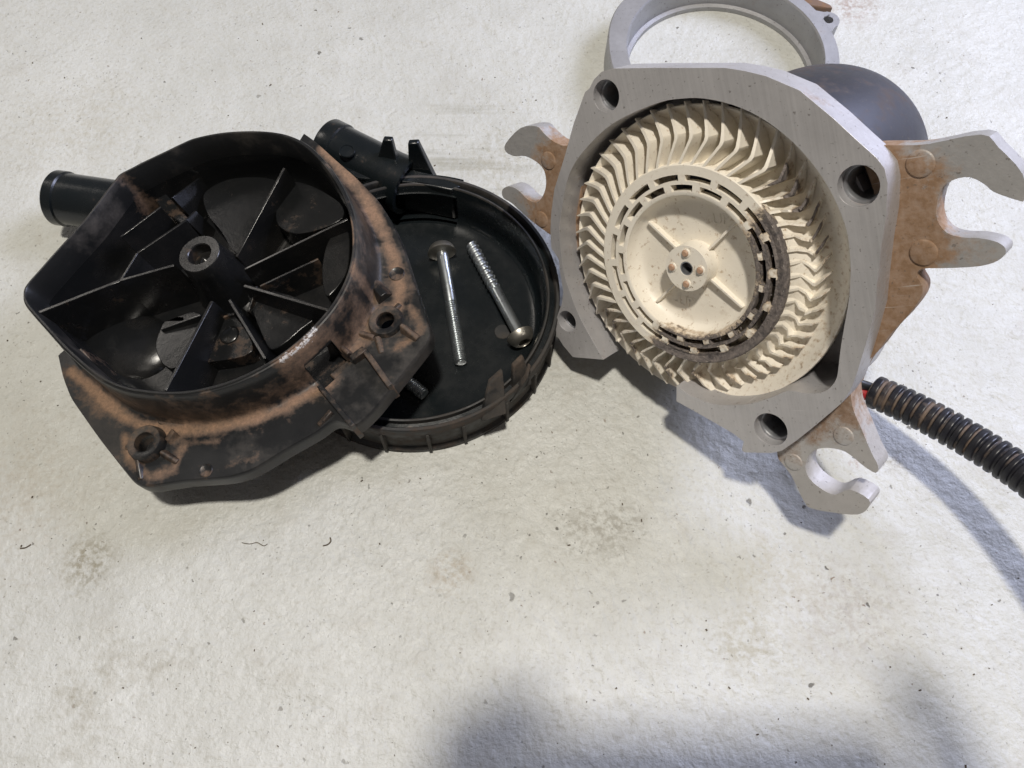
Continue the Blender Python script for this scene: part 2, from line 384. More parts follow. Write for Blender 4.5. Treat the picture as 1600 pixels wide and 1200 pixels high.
# bore wall of the volute (follows the bore edge, open at the outlet gap)
inn = bl[2:-1]
cen = np.array([0, 0])
def off(pts, d):
    P = np.array(pts); T = np.gradient(P, axis=0); N = np.stack([T[:, 1], -T[:, 0]], 1); N /= np.linalg.norm(N, axis=1)[:, None]
    s = np.sign((N*(P-P.mean(0))).sum(1).mean()); return [tuple(x) for x in P+N*s*d]
o4 = off(inn, .0045); i0 = off(inn, .0002)
rings = [[(p[0], p[1], z) for p in pp] for pp, z in ((i0, -TH+.001), (i0, -.036), (o4, -.036), (o4, -TH+.001), (i0, -TH+.001))]
vf = loft(rings, closed=False)
mk('volute_wall', *vf, M_cast, pump, angle=35)
# floor of the volute and outlet throat
ofl = off(inn, .004)
mk('volute_floor', *plate([p for p in ofl], [], -.033, -.040), M_cast, pump, angle=35)
# motor can with domed end
mc = PF.px((1306, 250), -.105)
prof = [(0, -.124), (.015, -.1232), (.028, -.120), (.0357, -.1135), (.0418, -.103), (.0445, -.090), (.0450, -.075), (.0440, -.058), (.0405, -.038), (.0340, -.017), (0, -.017)]
mcan = mk('motor_can', *revolve(cat(prof, 3, closed=False)[:-4]+[(.0340, -.017), (0, -.017)], 96), M_motor, pump, M=Matrix.Translation((mc[0], mc[1], 0)), angle=50)
mcan['label'] = 'dull blue-grey motor can behind the flange'
# side flank behind the flange: sloping casting strip along the upper right edge
fl_in = PF.pxs([(940,112),(958,108),(1016,108),(1093,108),(1165,113),(1197,121),(1249,143),(1301,186),(1341,223),(1370,249),(1384,270)])
# forked arms
def arm(name, pts, mat, w1, w0, sharp=(), bev=.0022, holes=()):
    l = cat(PF.pxs(pts, w1), 3, sharp=sharp)
    return mk(name, *plate(l, holes, w1, w0), mat, pump, bevel=bev, seg=3, angle=50)
arm_r = [(1335,235),(1362,228),(1385,227),(1410,227),(1450,225),(1533,210),(1560,230),(1598,272),(1600,311),(1590,313),(1553,300),(1538,288),(1515,277),(1490,281),(1471,295),(1463,325),(1466,347),(1480,364),(1503,371),(1530,372),(1560,379),(1572,392),(1560,407),(1530,416),(1480,419),(1442,420),(1432,430),(1441,448),(1437,468),(1416,496),(1394,519),(1373,547),(1355,566),(1341,590),(1336,606),(1344,572),(1364,480),(1374,400),(1370,320),(1352,262)]
ar = arm('fork', arm_r, M_fork, -.0125, -.0215); ar['label'] = 'largest forked arm, tan dust round its root, open to the right'
arm_b = [(1328,602),(1332,636),(1346,670),(1362,708),(1372,728),(1368,739),(1348,727),(1330,712),(1313,703),(1285,700),(1267,708),(1258,728),(1265,748),(1285,765),(1305,773),(1328,765),(1357,780),(1356,794),(1340,804),(1302,801),(1267,794),(1256,783),(1236,742),(1214,706),(1262,672),(1322,616)]
ab = arm('fork', arm_b, M_fork2, -.0095, -.0205); ab['label'] = 'lower forked arm with brown stains between its prongs'
arm_l = [(905,222),(885,228),(865,221),(850,208),(838,197),(813,200),(790,224),(790,237),(803,244),(820,244),(838,253),(850,267),(853,288),(848,306),(838,316),(824,311),(810,297),(796,291),(785,296),(786,309),(800,318),(830,345),(868,372),(905,390)]
al = arm('fork', arm_l, M_fork, -.0125, -.022); al['label'] = 'small forked arm, rusty orange, on the left side'
# round cast pads on the forks
for p, r, par, wz in (((1438,256), .0048, ar, -.0125), ((1443,395), .0048, ar, -.0125), ((857,251), .0042, al, -.0125), ((846,343), .0040, al, -.0125), ((1318,681), .0042, ab, -.0095), ((1240,722), .0040, ab, -.0095)):
    c = PF.px(p, wz)
    mk('cast_pad', *xform(revolve([(0, .0005), (r*.86, .0005), (r*.98, .0003), (r*1.06, -.0006)], 28), Matrix.Translation((c[0], c[1], wz))), par.data.materials[0], par, angle=70)
# raised lip round the slot of the big fork
sl = cat(PF.pxs([(1553,300),(1538,288),(1515,277),(1490,281),(1471,295),(1463,325),(1466,347),(1480,364),(1503,371),(1530,372)], -.0125), 4, closed=False)
# ------------------------------------------------------------------ impeller
imp = bpy.data.objects.new('impeller', None); COL.objects.link(imp); imp.parent = pump; imp.location = (-.0008, -.0014, 0)
def sootf(x, y):
    """dark scorched groove over the lower right of the slot plate"""
    a = math.degrees(math.atan2(y, x)); r = math.hypot(x, y)
    aa = (a-(-52)+180) % 360-180
    k = max(0, min(1, (84-abs(aa))/16))
    edge = .0330+.0035*min(1, abs(aa)/90)
    return k*max(0, min(1, (r-.0285)/.0025)), aa
R_IN, R_PL = .0300, .0425
def slot_ring(r0, r1, n, a_off, fill):
    L = []
    for i in range(n):
        a = a_off+i*2*math.pi/n; h = math.pi/n*fill
        pts = [(r1, a-h), (r1, a-h/2), (r1, a), (r1, a+h/2), (r1, a+h), (r0, a+h), (r0, a+h/2), (r0, a), (r0, a-h/2), (r0, a-h)]
        L.append([(r*math.cos(q), r*math.sin(q)) for r, q in pts][::-1])
    return L
def grid_plate():
    """slot plate: polar grid with slots left out, walls closed, soot attribute"""
    na = 16*24; rs = [R_IN, .0304, .0318, .0319, .0335, .0344, .0345, .0358, .0359, .0370, .0382, .0383, .0395, .0410, .0420, R_PL]
    sl_in = (.0318, .0344); sl_out = (.0358, .0383)
    A0 = R_(2)
    vs = []; so = []; top = {}; bot = {}
    def hz(r, a, deep):
        return 0
    for j, r in enumerate(rs):
        for i in range(na):
            a = A0+2*math.pi*i/na; x, y = r*math.cos(a), r*math.sin(a)
            s, aa = sootf(x, y)
            z = 0
            if s > 0:
                gr = math.exp(-((r-.0393)/.0012)**2)*.0009 + math.exp(-((r-.0350)/.0009)**2)*.0006
                z -= s*(gr+.00025*rng.random()+.0002)
            if r > .042: z -= .0006
            if r < .0303: z -= .0003
            top[j, i] = len(vs); vs.append((x, y, z)); k24 = i % 24; br_in = not (3 <= k24 < 21) and .0318 < r < .0344; br_out = 8 <= k24 < 15 and .0356 < r < .0384
            so.append(s*(.15 if (br_in or br_out) else (1 if r > .0384 else (.8 if r > .0342 else .62)))+(0.08 if s > 0 else 0))
            bot[j, i] = len(vs); vs.append((x, y, -.0042)); so.append(s*.6)
    def hole(j, i):
        r = (rs[j]+rs[j+1])/2; k = i % 24
        if sl_in[0] < r < sl_in[1]: return 3 <= k < 21
        if sl_out[0] < r < sl_out[1]: return not (9 <= k < 14)
        return False
    fs = []
    nr = len(rs)-1
    for j in range(nr):
        for i in range(na):
            if hole(j, i): continue
            i2 = (i+1) % na
            fs.append((top[j, i], top[j, i2], top[j+1, i2], top[j+1, i])); fs.append((bot[j, i], bot[j+1, i], bot[j+1, i2], bot[j, i2]))
            if j == 0 or hole(j-1, i): fs.append((top[j, i], top[j, i2], bot[j, i2], bot[j, i]))
            if j == nr-1 or hole(j+1, i): fs.append((top[j+1, i], bot[j+1, i], bot[j+1, i2], top[j+1, i2]))
            if hole(j, (i-1) % na): fs.append((top[j, i], bot[j, i], bot[j+1, i], top[j+1, i]))
            if hole(j, i2): fs.append((top[j, i2], top[j+1, i2], bot[j+1, i2], bot[j, i2]))
    return vs, fs, so
v_, f_, so = grid_plate()
mk('slot_plate', v_, f_, M_rot, imp, angle=40, attrs={'soot_shade': so})
# outer dish of the impeller under the blades
dprof = [(.0415, -.004), (.0425, -.009), (.0450, -.0135), (.0500, -.0155), (.0560, -.0145), (.0600, -.0125), (.0628, -.0102), (.0636, -.0105), (.0634, -.0125), (.0600, -.0160), (.0500, -.0200), (.0300, -.0200)]
dprof = [(.0290, -.0185), (.0408, -.0185), (.0408, -.0042)]+dprof[:1]+cat(dprof[1:], 2, closed=False)
vv, ff = revolve(dprof, 128)
so = []
for x, y, z in vv:
    a = math.degrees(math.atan2(y, x)); r = math.hypot(x, y); k = max(0, 1-abs((a-(-35)+180) % 360-180)/75)
    so.append(.16*k if (z > -.016 and r > .05) else (.3 if r < .0409 else 0))  # cavity below the slots is tinted darker: shade of the hollow put into colour
mk('dish', vv, ff, M_rot, imp, angle=50, attrs={'soot_shade': so})
# central bowl, hub and ribs
vv, ff = revolve(cat([(.0306, -.0002), (.0300, -.0012), (.0290, -.0052), (.0272, -.0072), (.0250, -.0078), (.0170, -.0080), (.0085, -.0082)], 2, closed=False)+[(0, -.0082)], 96)
mk('bowl', vv, ff, M_rot, imp, angle=60, attrs={'soot_shade': [.0 if math.hypot(v[0], v[1]) < .0288 or sootf(v[0], v[1])[0] < .3 else .35 for v in vv]})
hub = mk('hub', *plate(circle((0, 0), .0098, 56), [circle((0, 0), .0030, 28)[::-1]], .0008, -.0085), M_rot, imp, bevel=.0005, angle=35)
mk('bore_collar', *revolve([(.0030, .0006), (.0025, .0006), (.0025, -.008), (.0030, -.008)], 28, True), M_bush, hub, M=Matrix.Translation((0, 0, .0)))
mk('shaft', *revolve([(0, -.0025), (.0024, -.0025), (.0026, -.02), (0, -.02)], 24), M_motor, pump)
for k in range(4):
    a = R_(78+90*k); c = (.0066*math.cos(a), .0066*math.sin(a))
    mk('rivet_recess', *revolve([(0, .0009), (.0009, .0013), (.0011, .0016), (.0019, .0013), (.0022, .0004)], 18), M_rot, hub, M=Matrix.Translation((c[0], c[1], -.00)))
    mk('rivet', *revolve([(0, .0022), (.0010, .0021), (.0016, .0013)], 14), M_rivet, hub, M=Matrix.Translation((c[0], c[1], .0001)))
    a2 = R_(33+90*k+(8 if k % 2 else 0)); d = (math.cos(a2), math.sin(a2))
    mk('bowl_rib', *wall((d[0]*.0094, d[1]*.0094), (d[0]*.0272, d[1]*.0272), -.0050, -.0054, -.0083, -.0083, .0011, .0013), M_rot, imp, bevel=.0002)
# faint raised letters in the bowl, as moulded
def letters(txt, c, ang, size):
    cu = bpy.data.curves.new('letters', 'FONT'); cu.body = txt; cu.size = size; cu.extrude = .00022; cu.align_x = 'CENTER'; cu.align_y = 'CENTER'
    tmp = bpy.data.objects.new('t', cu); COL.objects.link(tmp); bpy.context.view_layer.update()
    dg = bpy.context.evaluated_depsgraph_get(); me = bpy.data.meshes.new_from_object(tmp.evaluated_get(dg)); bpy.data.objects.remove(tmp)
    me.name = 'moulded_letters'; me.materials.clear(); me.materials.append(M_rot)
    o = bpy.data.objects.new('moulded_letters', me); COL.objects.link(o); o.parent = imp; o.matrix_local = Matrix.Translation((c[0], c[1], -.0079)) @ Matrix.Rotation(ang, 4, 'Z')
letters('UP', PF.px((1128, 337), -.008), R_(-8), .0062)
letters('-UP', PF.px((1070, 466), -.008), R_(-14), .0062)
# blades: chevron plan, each its own object; worn ones get their own jagged mesh
NB = 50
def blade(wear, seed):
    r = random.Random(seed)
    st = [(.0418, 0.0, -.0003), (.0450, .0018, -.0004), (.0485, .0039, -.0008), (.0517, .0056, -.0014), (.0530, .0057, -.0019), (.0560, .0042, -.0042), (.0605, .0018, -.0073), (.0650, -.0008, -.0098)]
    rings = []
    for k, (rr, tt, z) in enumerate(st):
        zd = float(np.interp(rr, [.0425, .0450, .0500, .0560, .0600, .0636], [-.009, -.0135, -.0155, -.0145, -.0125, -.0105]))
        zb = zd-.0008
        if rr > .0636: zb = -.0128
        if wear > 0:
            rr = .0418+(rr-.0418)*(1-.40*wear)
            if k > 0: z = z+(zd+.0016-z)*min(.97, wear*(.70+.5*r.random()*(.6 if k < 3 else 1)))
            if k == 7 and wear > .3: z = zd-.0002
        z = max(z, zb+.0004) if k < 7 else max(z, zb+.0002)
        th = .00125 if k not in (3, 4) else .0015
        if k == 7: th = .0005
        if wear > 0: th *= .8
        dx = .00028*r.uniform(-1, 1) if wear > 0 else 0
        rings.append([(rr-.0004, -tt+th*.85+.0003, zb), (rr, -tt+th/2+dx, z), (rr, -tt-th/2+dx, z), (rr-.0004, -tt-th*.85-.0003, zb)])
    v, f = loft(rings, True, True, True)
    return v, f
bm_fresh = None
variants = []
for s in range(3):
    v, f = blade(0, s); variants.append((v, f))
proto = mk('blade', *variants[0], M_rot, imp, angle=32, attrs={'soot_shade': [0.0]*len(variants[0][0])})
first = True
for i in range(NB):
    a = R_(96)+2*math.pi*i/NB; deg = math.degrees(a) % 360; dd = (deg-325+180) % 360-180     # worst wear near -35 deg
    wear = max(0, min(1, (80-abs(dd))/38))
    if deg > 200 and deg < 262: wear = max(wear, .12)
    M = Matrix.Rotation(a, 4, 'Z')
    if wear <= 0.02:
        if first: proto.matrix_local = M; first = False
        else: share(proto, 'blade', imp, M)
    else:
        v, f = blade(wear, i)
        dark = 1 if (dd > 35 and dd < 85) else (.5 if random.random() < .35 else .2)
        so = [dark*.85 if (v[k][2] > -.0115+0 and (k % 4) in (1, 2) and .049 < v[k][0] < .056) else (.18*dark if (k % 4) in (1, 2) else 0) for k in range(len(v))]
        mk('blade', v, f, M_rot, imp, M=M, angle=32, attrs={'soot_shade': so})
# melted crumbs hanging in the scorched slots
parts = []
for k in range(22):
    a = R_(random.uniform(-132, 10)); r = random.choice([random.uniform(.0316, .0346), random.uniform(.0356, .0386), random.uniform(.0412, .0434)])
    s = random.uniform(.0003, .0007); v, f = box((0, 0, 0), (s*random.uniform(1, 3), s, s*.8))
    v = [(x*random.uniform(.6, 1.3), y*random.uniform(.6, 1.3), z*random.uniform(.6, 1.3)) for x, y, z in v]
    parts.append(xform((v, f), Matrix.Translation((r*math.cos(a), r*math.sin(a), -.0008+random.uniform(-.0012, .0004))) @ Matrix.Rotation(random.uniform(0, 3), 4, 'Z')))
v, f = merge(*parts); o = mk('melted_crumbs', v, f, M_rot, imp, attrs={'soot_shade': [.9]*len(v)}); o['kind'] = 'stuff'

# ------------------------------------------------------------------ wiring conduit
har = empty('wiring_conduit', Matrix.Translation(G(1378, 615, .0)), 'black corrugated conduit with a red and a black wire at its end beside the pump', 'cable')
hb = har.matrix_world.inverted()
path = [G(1364, 611, .031), G(1408, 630, .036), G(1456, 654, .041), G(1530, 696, .048), G(1604, 745, .056), G(1690, 812, .066), G(1800, 910, .078)]
path = [np.array(hb @ p) for p in path]; path = [np.array(p) for p in cat(path, 60, closed=False)]
def tube(path, rad, n=28, attr=None):
    P = np.array(path); T = np.gradient(P, axis=0); T /= np.linalg.norm(T, axis=1)[:, None]
    rings = []
    for p, t, r in zip(P, T, rad):
        x = np.cross([0, 0, 1.], t); x /= np.linalg.norm(x); y = np.cross(t, x)
        rings.append([tuple(p+r*(x*math.cos(q)+y*math.sin(q))) for q in np.linspace(0, 2*math.pi, n, endpoint=False)])
    return loft(rings, True)
seglen = np.r_[0, np.cumsum(np.linalg.norm(np.diff(np.array(path), axis=0), axis=1))]
S = np.arange(0, seglen[-1], .00022); PP = np.stack([np.interp(S, seglen, np.array(path)[:, k]) for k in range(3)], 1)
Sw = S+np.interp(S, np.linspace(0, S[-1], 60), rng.uniform(-.0005, .0005, 60)); ph = (Sw/.0043) % 1
prf = np.clip((np.abs(ph-.5)-.30)/.08, 0, 1)   # 0 on the ridge, 1 in the groove
rad = .0078-.0011*prf-.0002*np.clip((np.abs(ph-.5)-.18)/.12, 0, 1)**2; rad[0] = .0066
v, f = tube(PP, rad, 32)
v2, f2 = tube(PP[::-1], np.full(len(PP), .0056), 32)
dv = np.interp(S, np.linspace(0, S[-1], 40), rng.uniform(-.12, .28, 40))
dust = np.repeat(.16+.42*prf+dv+np.interp(S, [0, .03, .09], [.25, .05, -.22]), 32)
nv = len(v)
mk('conduit', *merge((v, f), (v2[:32*60*0+len(v2)], f2)), M_cond, har, angle=60, attrs={'dust': list(dust)+[.2]*len(v2)})
def wire(name, pts, r, mat):
    p = [np.array(hb @ q) for q in pts]; p = np.array(cat(p, 8, closed=False)); v, f = tube(p, np.full(len(p), r), 14); mk(name, v, f, mat, har, angle=60)
wire('wire', [G(1322, 590, .036), G(1345, 600, .035), G(1372, 610, .034), G(1440, 644, .041)], .0022, M_blk)
wire('wire', [G(1325, 606, .031), G(1345, 613, .031), G(1370, 622, .031), G(1440, 652, .038)], .0029, M_red)

# ------------------------------------------------------------------ lid lying on the floor
LC = Vector((-.0495, .0358, 0))
lid = empty('round_lid', Matrix.Translation(LC), 'round black plastic lid lying open side up holding loose screws, half under the other cover', 'lid')
def lp(px_, py_, z): q = G(px_, py_, z)-LC; return (q.x, q.y)
RL = .0732; HL = .029
lprof = [(RL-.0065, .0040), (RL-.0095, .0032), (RL-.013, .0030), (.0, .0030)][::-1]
prof = [(0, .0028)]+[(.03, .0028), (RL-.018, .0028), (RL-.0125, .0036), (RL-.0095, .0062), (RL-.0085, .0105), (RL-.0078, HL-.0045), (RL-.0070, HL-.0034), (RL-.0066, HL-.0008), (RL-.0060, HL-.0002), (RL-.0052, HL-.0003), (RL-.0048, HL-.0030), (RL-.0026, HL-.0032), (RL-.0022, HL-.0006), (RL-.0017, HL), (RL-.0004, HL), (RL, HL-.0006), (RL, HL-.0062), (RL-.0018, HL-.0070), (RL-.0022, .0045), (RL-.0004, .0030), (RL-.0004, .0002), (0, .0002)]
NA = 240
vs = []; fs = []; rows = []
for (r, z) in prof:
    if r == 0: rows.append([len(vs)]); vs.append((0, 0, z))
    else:
        rows.append(list(range(len(vs), len(vs)+NA))); vs += [(r*math.cos(2*math.pi*i/NA), r*math.sin(2*math.pi*i/NA), z) for i in range(NA)]
pa0 = math.atan2(*reversed(lp(578, 322, .015))); pa1 = math.atan2(*reversed(lp(716, 322, .015)))
def inport(i): a = 2*math.pi*(i+.5)/NA; return min(pa0, pa1) < a < max(pa0, pa1)
for j in range(len(rows)-1):
    A, B = rows[j], rows[j+1]
    for i in range(NA):
        k = (i+1) % NA
        if j in (3, 4, 5) and inport(i): continue
        if len(A) == 1: fs.append((A[0], B[i], B[k]))
        elif len(B) == 1: fs.append((A[i], A[k], B[0]))
        else: fs.append((A[i], A[k], B[k], B[i]))
du = []
for v in vs:
    r = math.hypot(v[0], v[1]); a = math.degrees(math.atan2(v[1], v[0]))
    s = max(0, min(1, (-a+10)/60)) if -180 < a < 10 else .0
    du.append((.38*s+.16 if r > RL-.001 and v[2] > .02 else (.45*s if r > RL-.004 else .02)))
lb = mk('body', vs, fs, M_lid, lid, angle=40, attrs={'dust': du}); lb.data.materials.append(M_lidw)
for p in lb.data.polygons:
    c = p.center
    if c.z > HL-.0020 and math.hypot(c.x, c.y) > RL-.0075: p.material_index = 1
    if math.hypot(c.x, c.y) > RL-.0030 and c.z < HL-.0002 or math.hypot(c.x, c.y) > RL-.0018: p.material_index = 1
# port passage behind the opening in the wall
def arcpts(r, n=12): return [(r*math.cos(t), r*math.sin(t)) for t in np.linspace(min(pa0, pa1), max(pa0, pa1), n)]
ra = arcpts(RL-.0088); rb = arcpts(RL+.004)
rings = [[(x, y, .0030) for x, y in ra], [(x, y, .0030) for x, y in rb], [(x, y, .0245) for x, y in rb], [(x, y, HL-.0045) for x, y in ra]]
v, f = loft(rings, closed=False)
n_ = len(ra); f = list(f)+[(0, n_, 2*n_, 3*n_), (n_-1, 2*n_-1, 3*n_-1, 4*n_-1)]
mk('port_passage', v, f, M_lid, lid, attrs={'dust': [0]*len(v)})
# outlet pipe
p_end = Vector((*lp(512, 232, .018), .020)); p_in = Vector((*lp(640, 296, .017), .019))
d = (p_in-p_end); L = d.length
pipe = mk('outlet_pipe', *revolve([(.0130, .000), (.0152, 0), (.0158, .0008), (.0158, .0085), (.0150, .0092), (.0150, L*.8), (.0158, L), (.0130, L)], 56, True), M_lid, lid, M=axisM(p_end, d), angle=40, attrs={'dust': [.12]*(56*8)})
c = unp((542, 236), Vector((0, 0, .035)), ZUP)-LC
mk('round_mark', *revolve([(0, 0), (.0033, 0), (.0036, .0004), (.0041, .0004), (.0044, -.0004)], 28), M_lid, lid, M=axisM((c.x, c.y, .0352), (.05, -.05, 1)), attrs={'dust': [.1]*(1+28*4)})
# fairing between pipe and wall
q = [lp(575, 262, .02), lp(650, 262, .02), lp(668, 290, .02), lp(560, 290, .02)]
mk('pipe_fairing', *plate([lp(530, 246, .029), lp(565, 256, .029), (lp(610, 262, .029)), lp(652, 266, .029), lp(690, 275, .029), lp(720, 290, .029), lp(705, 297, .029), lp(672, 290, .029), lp(640, 285, .029), lp(560, 278, .029), lp(520, 262, .029)], [], .0288, .004), M_lid, lid, bevel=.0012, seg=3, attrs=None)
# outer wall ribs
rp = mk('wall_rib', *wall((RL-.0024, 0), (RL+.0006, 0), HL-.0062, HL-.0066, .0030, .0006, .0016), M_lidw, lid, M=Matrix.Rotation(R_(-165), 4, 'Z'), bevel=.0003, attrs=None)
for a in range(-147, 30, 16): share(rp, 'wall_rib', lid, Matrix.Rotation(R_(a+rng.uniform(-1.5, 1.5)), 4, 'Z'))
# sticking-up latch tabs
def tab(b0, b1, t0, t1, zb, zt, th, mat, rag=0):
    top_d = .08 if mat is M_lid else .5
    B0, B1, T0, T1 = lp(*b0, zb), lp(*b1, zb), lp(*t0, zt), lp(*t1, zt)
    n = np.array([-(B1[1]-B0[1]), B1[0]-B0[0]]); n = n/np.linalg.norm(n)*th
    v = []
    for s in (0, 1):
        m = n*s
        v += [(B0[0]+m[0], B0[1]+m[1], zb-.004), (B1[0]+m[0], B1[1]+m[1], zb-.004), (T1[0]+m[0]*.7, T1[1]+m[1]*.7, zt), (T0[0]+m[0]*.7, T0[1]+m[1]*.7, zt+rag)]
    return mk('latch_tab', v, [(0,1,2,3),(7,6,5,4),(0,4,5,1),(1,5,6,2),(2,6,7,3),(3,7,4,0)], mat, lid, bevel=.0006, attrs={'dust': [.1, .1, top_d, top_d]*2})
tab((580,266), (625,274), (598,219), (612,220), .026, .045, .0045, M_lid)
tab((638,272), (680,277), (637,225), (653,224), .026, .045, .0045, M_lid)
t1 = tab((752,655), (792,642), (765,594), (786,580), .027, .037, .0035, M_lidw, -.003)
t2 = tab((802,612), (832,594), (803,572), (819,558), .027, .037, .0035, M_lidw, -.001)
t3 = tab((798,624), (822,604), (826,588), (830,570), .024, .036, .0030, M_lidw, -.001)
# round ejector mark
c = lp(785, 518, .003); mk('ejector_mark', *revolve([(0, .0002), (.0040, .0002), (.0043, -.0002)], 28), M_lidw, lid, M=Matrix.Translation((c[0], c[1], .0029)))

# ------------------------------------------------------------------ screws
def screw(label, tip, head, zt, zh, r, rh, pitch, th_len, head_kind, collar=0, group='screws lying in the round lid', shank=None):
    a = G(*tip, zt); b = G(*head, zh); d = b-a; L = d.length
    root = empty('screw', axisM(b, -d), label, 'screw', group)      # origin at head, local z runs towards the tip
    Lz = L
    # threaded rod as a true helix
    n = 24; step = pitch/10; Z = np.arange(Lz-th_len, Lz+1e-9, step); rings = []
    for z in Z:
        ring = []
        for q in range(n):
            an = 2*math.pi*q/n; w_ = .5-.5*math.cos(2*math.pi*z/pitch-an); w_ = w_**.8
            e = min(1, (Lz-z)/(pitch*.9)); rr = r*((.74 if pitch > .002 else .82)+(.29 if pitch > .002 else .21)*w_)*(.88+.12*e)
            ring.append((rr*math.cos(an), rr*math.sin(an), z))
        rings.append(ring)
    mk('thread', *loft(rings, True, True, True), M_zinc, root, angle=75)
    sh = shank or r*.93
    mk('shank', *revolve([(0, 0), (sh, 0), (sh, Lz-th_len-.0005), (sh*.9, Lz-th_len+.0006), (0, Lz-th_len+.0006)], 32), M_zinc, root, angle=40)
    if head_kind == 'dome':
        h = mk('head', *revolve(cat([(sh*.9, .0022), (rh*.98, .0018), (rh, .0012), (rh*.97, .0003), (rh*.80, -.0022), (rh*.58, -.0035), (rh*.50, -.0037)], 2, closed=False)+[(rh*.48, -.0032), (rh*.46, -.0002), (0, -.0002)], 40), M_head, root, angle=45)
        v = []; 
        hexo = plate(circle((0, 0), rh*.475, 30), [circle((0, 0), rh*.42, 6)[::-1]], -.0034, -.0004)
        mk('hex_socket', *hexo, M_head, h, angle=30)
    return root
screw('long zinc screw left of the other, domed head at the top and fine thread below', (720, 567), (690, 391), .0068, .0098, .0033, .0075, .00125, .035, 'dome')
screw('coarse threaded screw right of the other, hex socket head at its lower end', (736, 382), (814, 527), .0085, .0092, .0034, .0071, .0030, .031, 'dome', shank=.0030)
screw('threaded screw end poking out from under the dusty cover', (664, 617), (575, 548), .0062, .0085, .0032, .0062, .00125, .034, 'dome')

# ------------------------------------------------------------------ ribbed cover resting on the lid
c_old = Vector((-.1448, .0434, .0545))
CFm = Frame(CP+(c_old-CP)*((.0615-CP.z)/(c_old.z-CP.z)), (-.158, 0, .987))
cov = empty('pump_cover', CFm.M, 'dusty black plastic cover with inner ribs and a pipe stub, leaning on the round lid', 'cover')
rim_px = [(305,213),(344,205),(384,202),(420,203),(448,208),(475,220),(497,238),(518,262),(536,290),(549,320),(557,352),(558,387),(553,418),(542,448),(524,479),(500,508),(470,537),(436,563),(400,584),(364,600),(328,611),(290,618),(255,619),(222,616),(190,610),(160,597),(138,582),(118,565),(95,543),(70,515),(48,490),(36,474),(33,462),(37,447),(60,420),(80,397),(100,375),(118,355),(135,335),(160,302),(178,279),(186,270),(205,260),(222,251),(260,233),(285,221)]
rim = cat(CFm.pxs(rim_px, 0), 4)
rc = np.array([0.0, 0.0])
# polar resampling about the circle centre (outline is star-shaped from there)
NP = 360
def polar(pts, n=NP):
    Q = [np.array(p) for p in pts]; Q = [a+(b-a)*t for a, b in zip(Q, Q[1:]+Q[:1]) for t in np.linspace(0, 1, 40, endpoint=False)]
    P = np.array(Q)-rc; a = np.arctan2(P[:, 1], P[:, 0]); r = np.hypot(P[:, 0], P[:, 1]); o = np.argsort(a); a = a[o]; r = r[o]
    aa = np.r_[a-2*np.pi, a, a+2*np.pi]; rr = np.r_[r, r, r]; T = np.linspace(-np.pi, np.pi, n, endpoint=False)
    return T, np.interp(T, aa, rr)
T, Rr = polar(rim)
WF = -.0250
fl_px = [(90,552),(98,590),(110,622),(155,686),(207,752),(217,758),(232,760),(287,751),(357,746),(385,738),(400,731),(450,700),(497,674),(520,655),(540,662),(556,668),(585,640),(617,600),(645,565),(668,536),(674,522),(667,500),(659,478),(640,420),(627,380),(612,346),(590,312),(557,278),(527,252),(492,220),(475,208)]
fl = CFm.pxs(fl_px, WF)
def chamfer(L, it=2):
    L = [np.array(p) for p in L]
    for _ in range(it):
        o = [L[0]]
        for a, b in zip(L, L[1:]):
            d = np.linalg.norm(b-a); k = min(.25, .0022/max(d, 1e-6)); o += [a+(b-a)*k, b-(b-a)*k]
        L = o+[L[-1]]
    return L
fl = chamfer(fl)
Tf, Rf0 = polar(fl)
# angular span in which the flange is defined
a0 = math.atan2(fl[0][1], fl[0][0]); a1 = math.atan2(fl[-1][1], fl[-1][0])
root_r = Rr+.0020
Rf = np.maximum(np.where((T > min(a0, a1)-3) , Rf0, 0), root_r+.0025)
inspan = ~((T > a1) | (T < a0 if a0 < 0 else (T > a0)))
if a0 > 0: inspan = (T < a1) | (T > a0)
else: inspan = (T < a1) & (T > a0)
Rf = np.where(inspan, Rf, root_r+.0025)
def ring(R, wz):
    R = np.asarray(R); wz = np.broadcast_to(wz, R.shape)
    return [(r*math.cos(t), r*math.sin(t), z) for r, t, z in zip(R, T, wz)]
th = .0024
Rs = []; tags = []
Wb = -.0365
def lf(k): return root_r+.0012+(Rf-root_r-.0012)*k
Rs += [ring(Rr-th, -.0004), ring(Rr-th+.0004, 0), ring(Rr-.0012, 0), ring(Rr-.0010, -.0010), ring(Rr-.0003, -.0012), ring(Rr, -.0017)]
for k in (.2, .4, .6, .75, .88): Rs.append(ring(Rr+.0020*k, -.0017+(WF+.0017)*k))
Rs += [ring(root_r+.0002, WF+.0016), ring(root_r+.0012, WF+.0003)]
for k in (.06, .12, .18, .24, .32, .40, .48, .56, .64, .72, .80, .88, .94, .98): Rs.append(ring(lf(k), WF+.0012*math.exp(-((k-.1)/.2)**2)*0))
lip = .0078
Rs += [ring(Rf, WF-.0006), ring(Rf+.0003, WF-.002), ring(Rf+.0004, WF-lip), ring(Rf-.0016, WF-lip), ring(Rf-.0018, WF-.0028), ring(np.minimum(root_r+.001, Rf-.0025), WF-.0026)]
Rs += [ring(root_r-.001, Wb*.9), ring(Rr*.965, Wb-.002), ring(Rr*.5, Wb-.0024)]
inner_start = len(Rs)
outer_v = [p for r in Rs for p in r]
rows = [list(range(j*NP, (j+1)*NP)) for j in range(len(Rs))]
vs = list(outer_v); rows.append([len(vs)]); vs.append((0, 0, Wb-.0024)); 
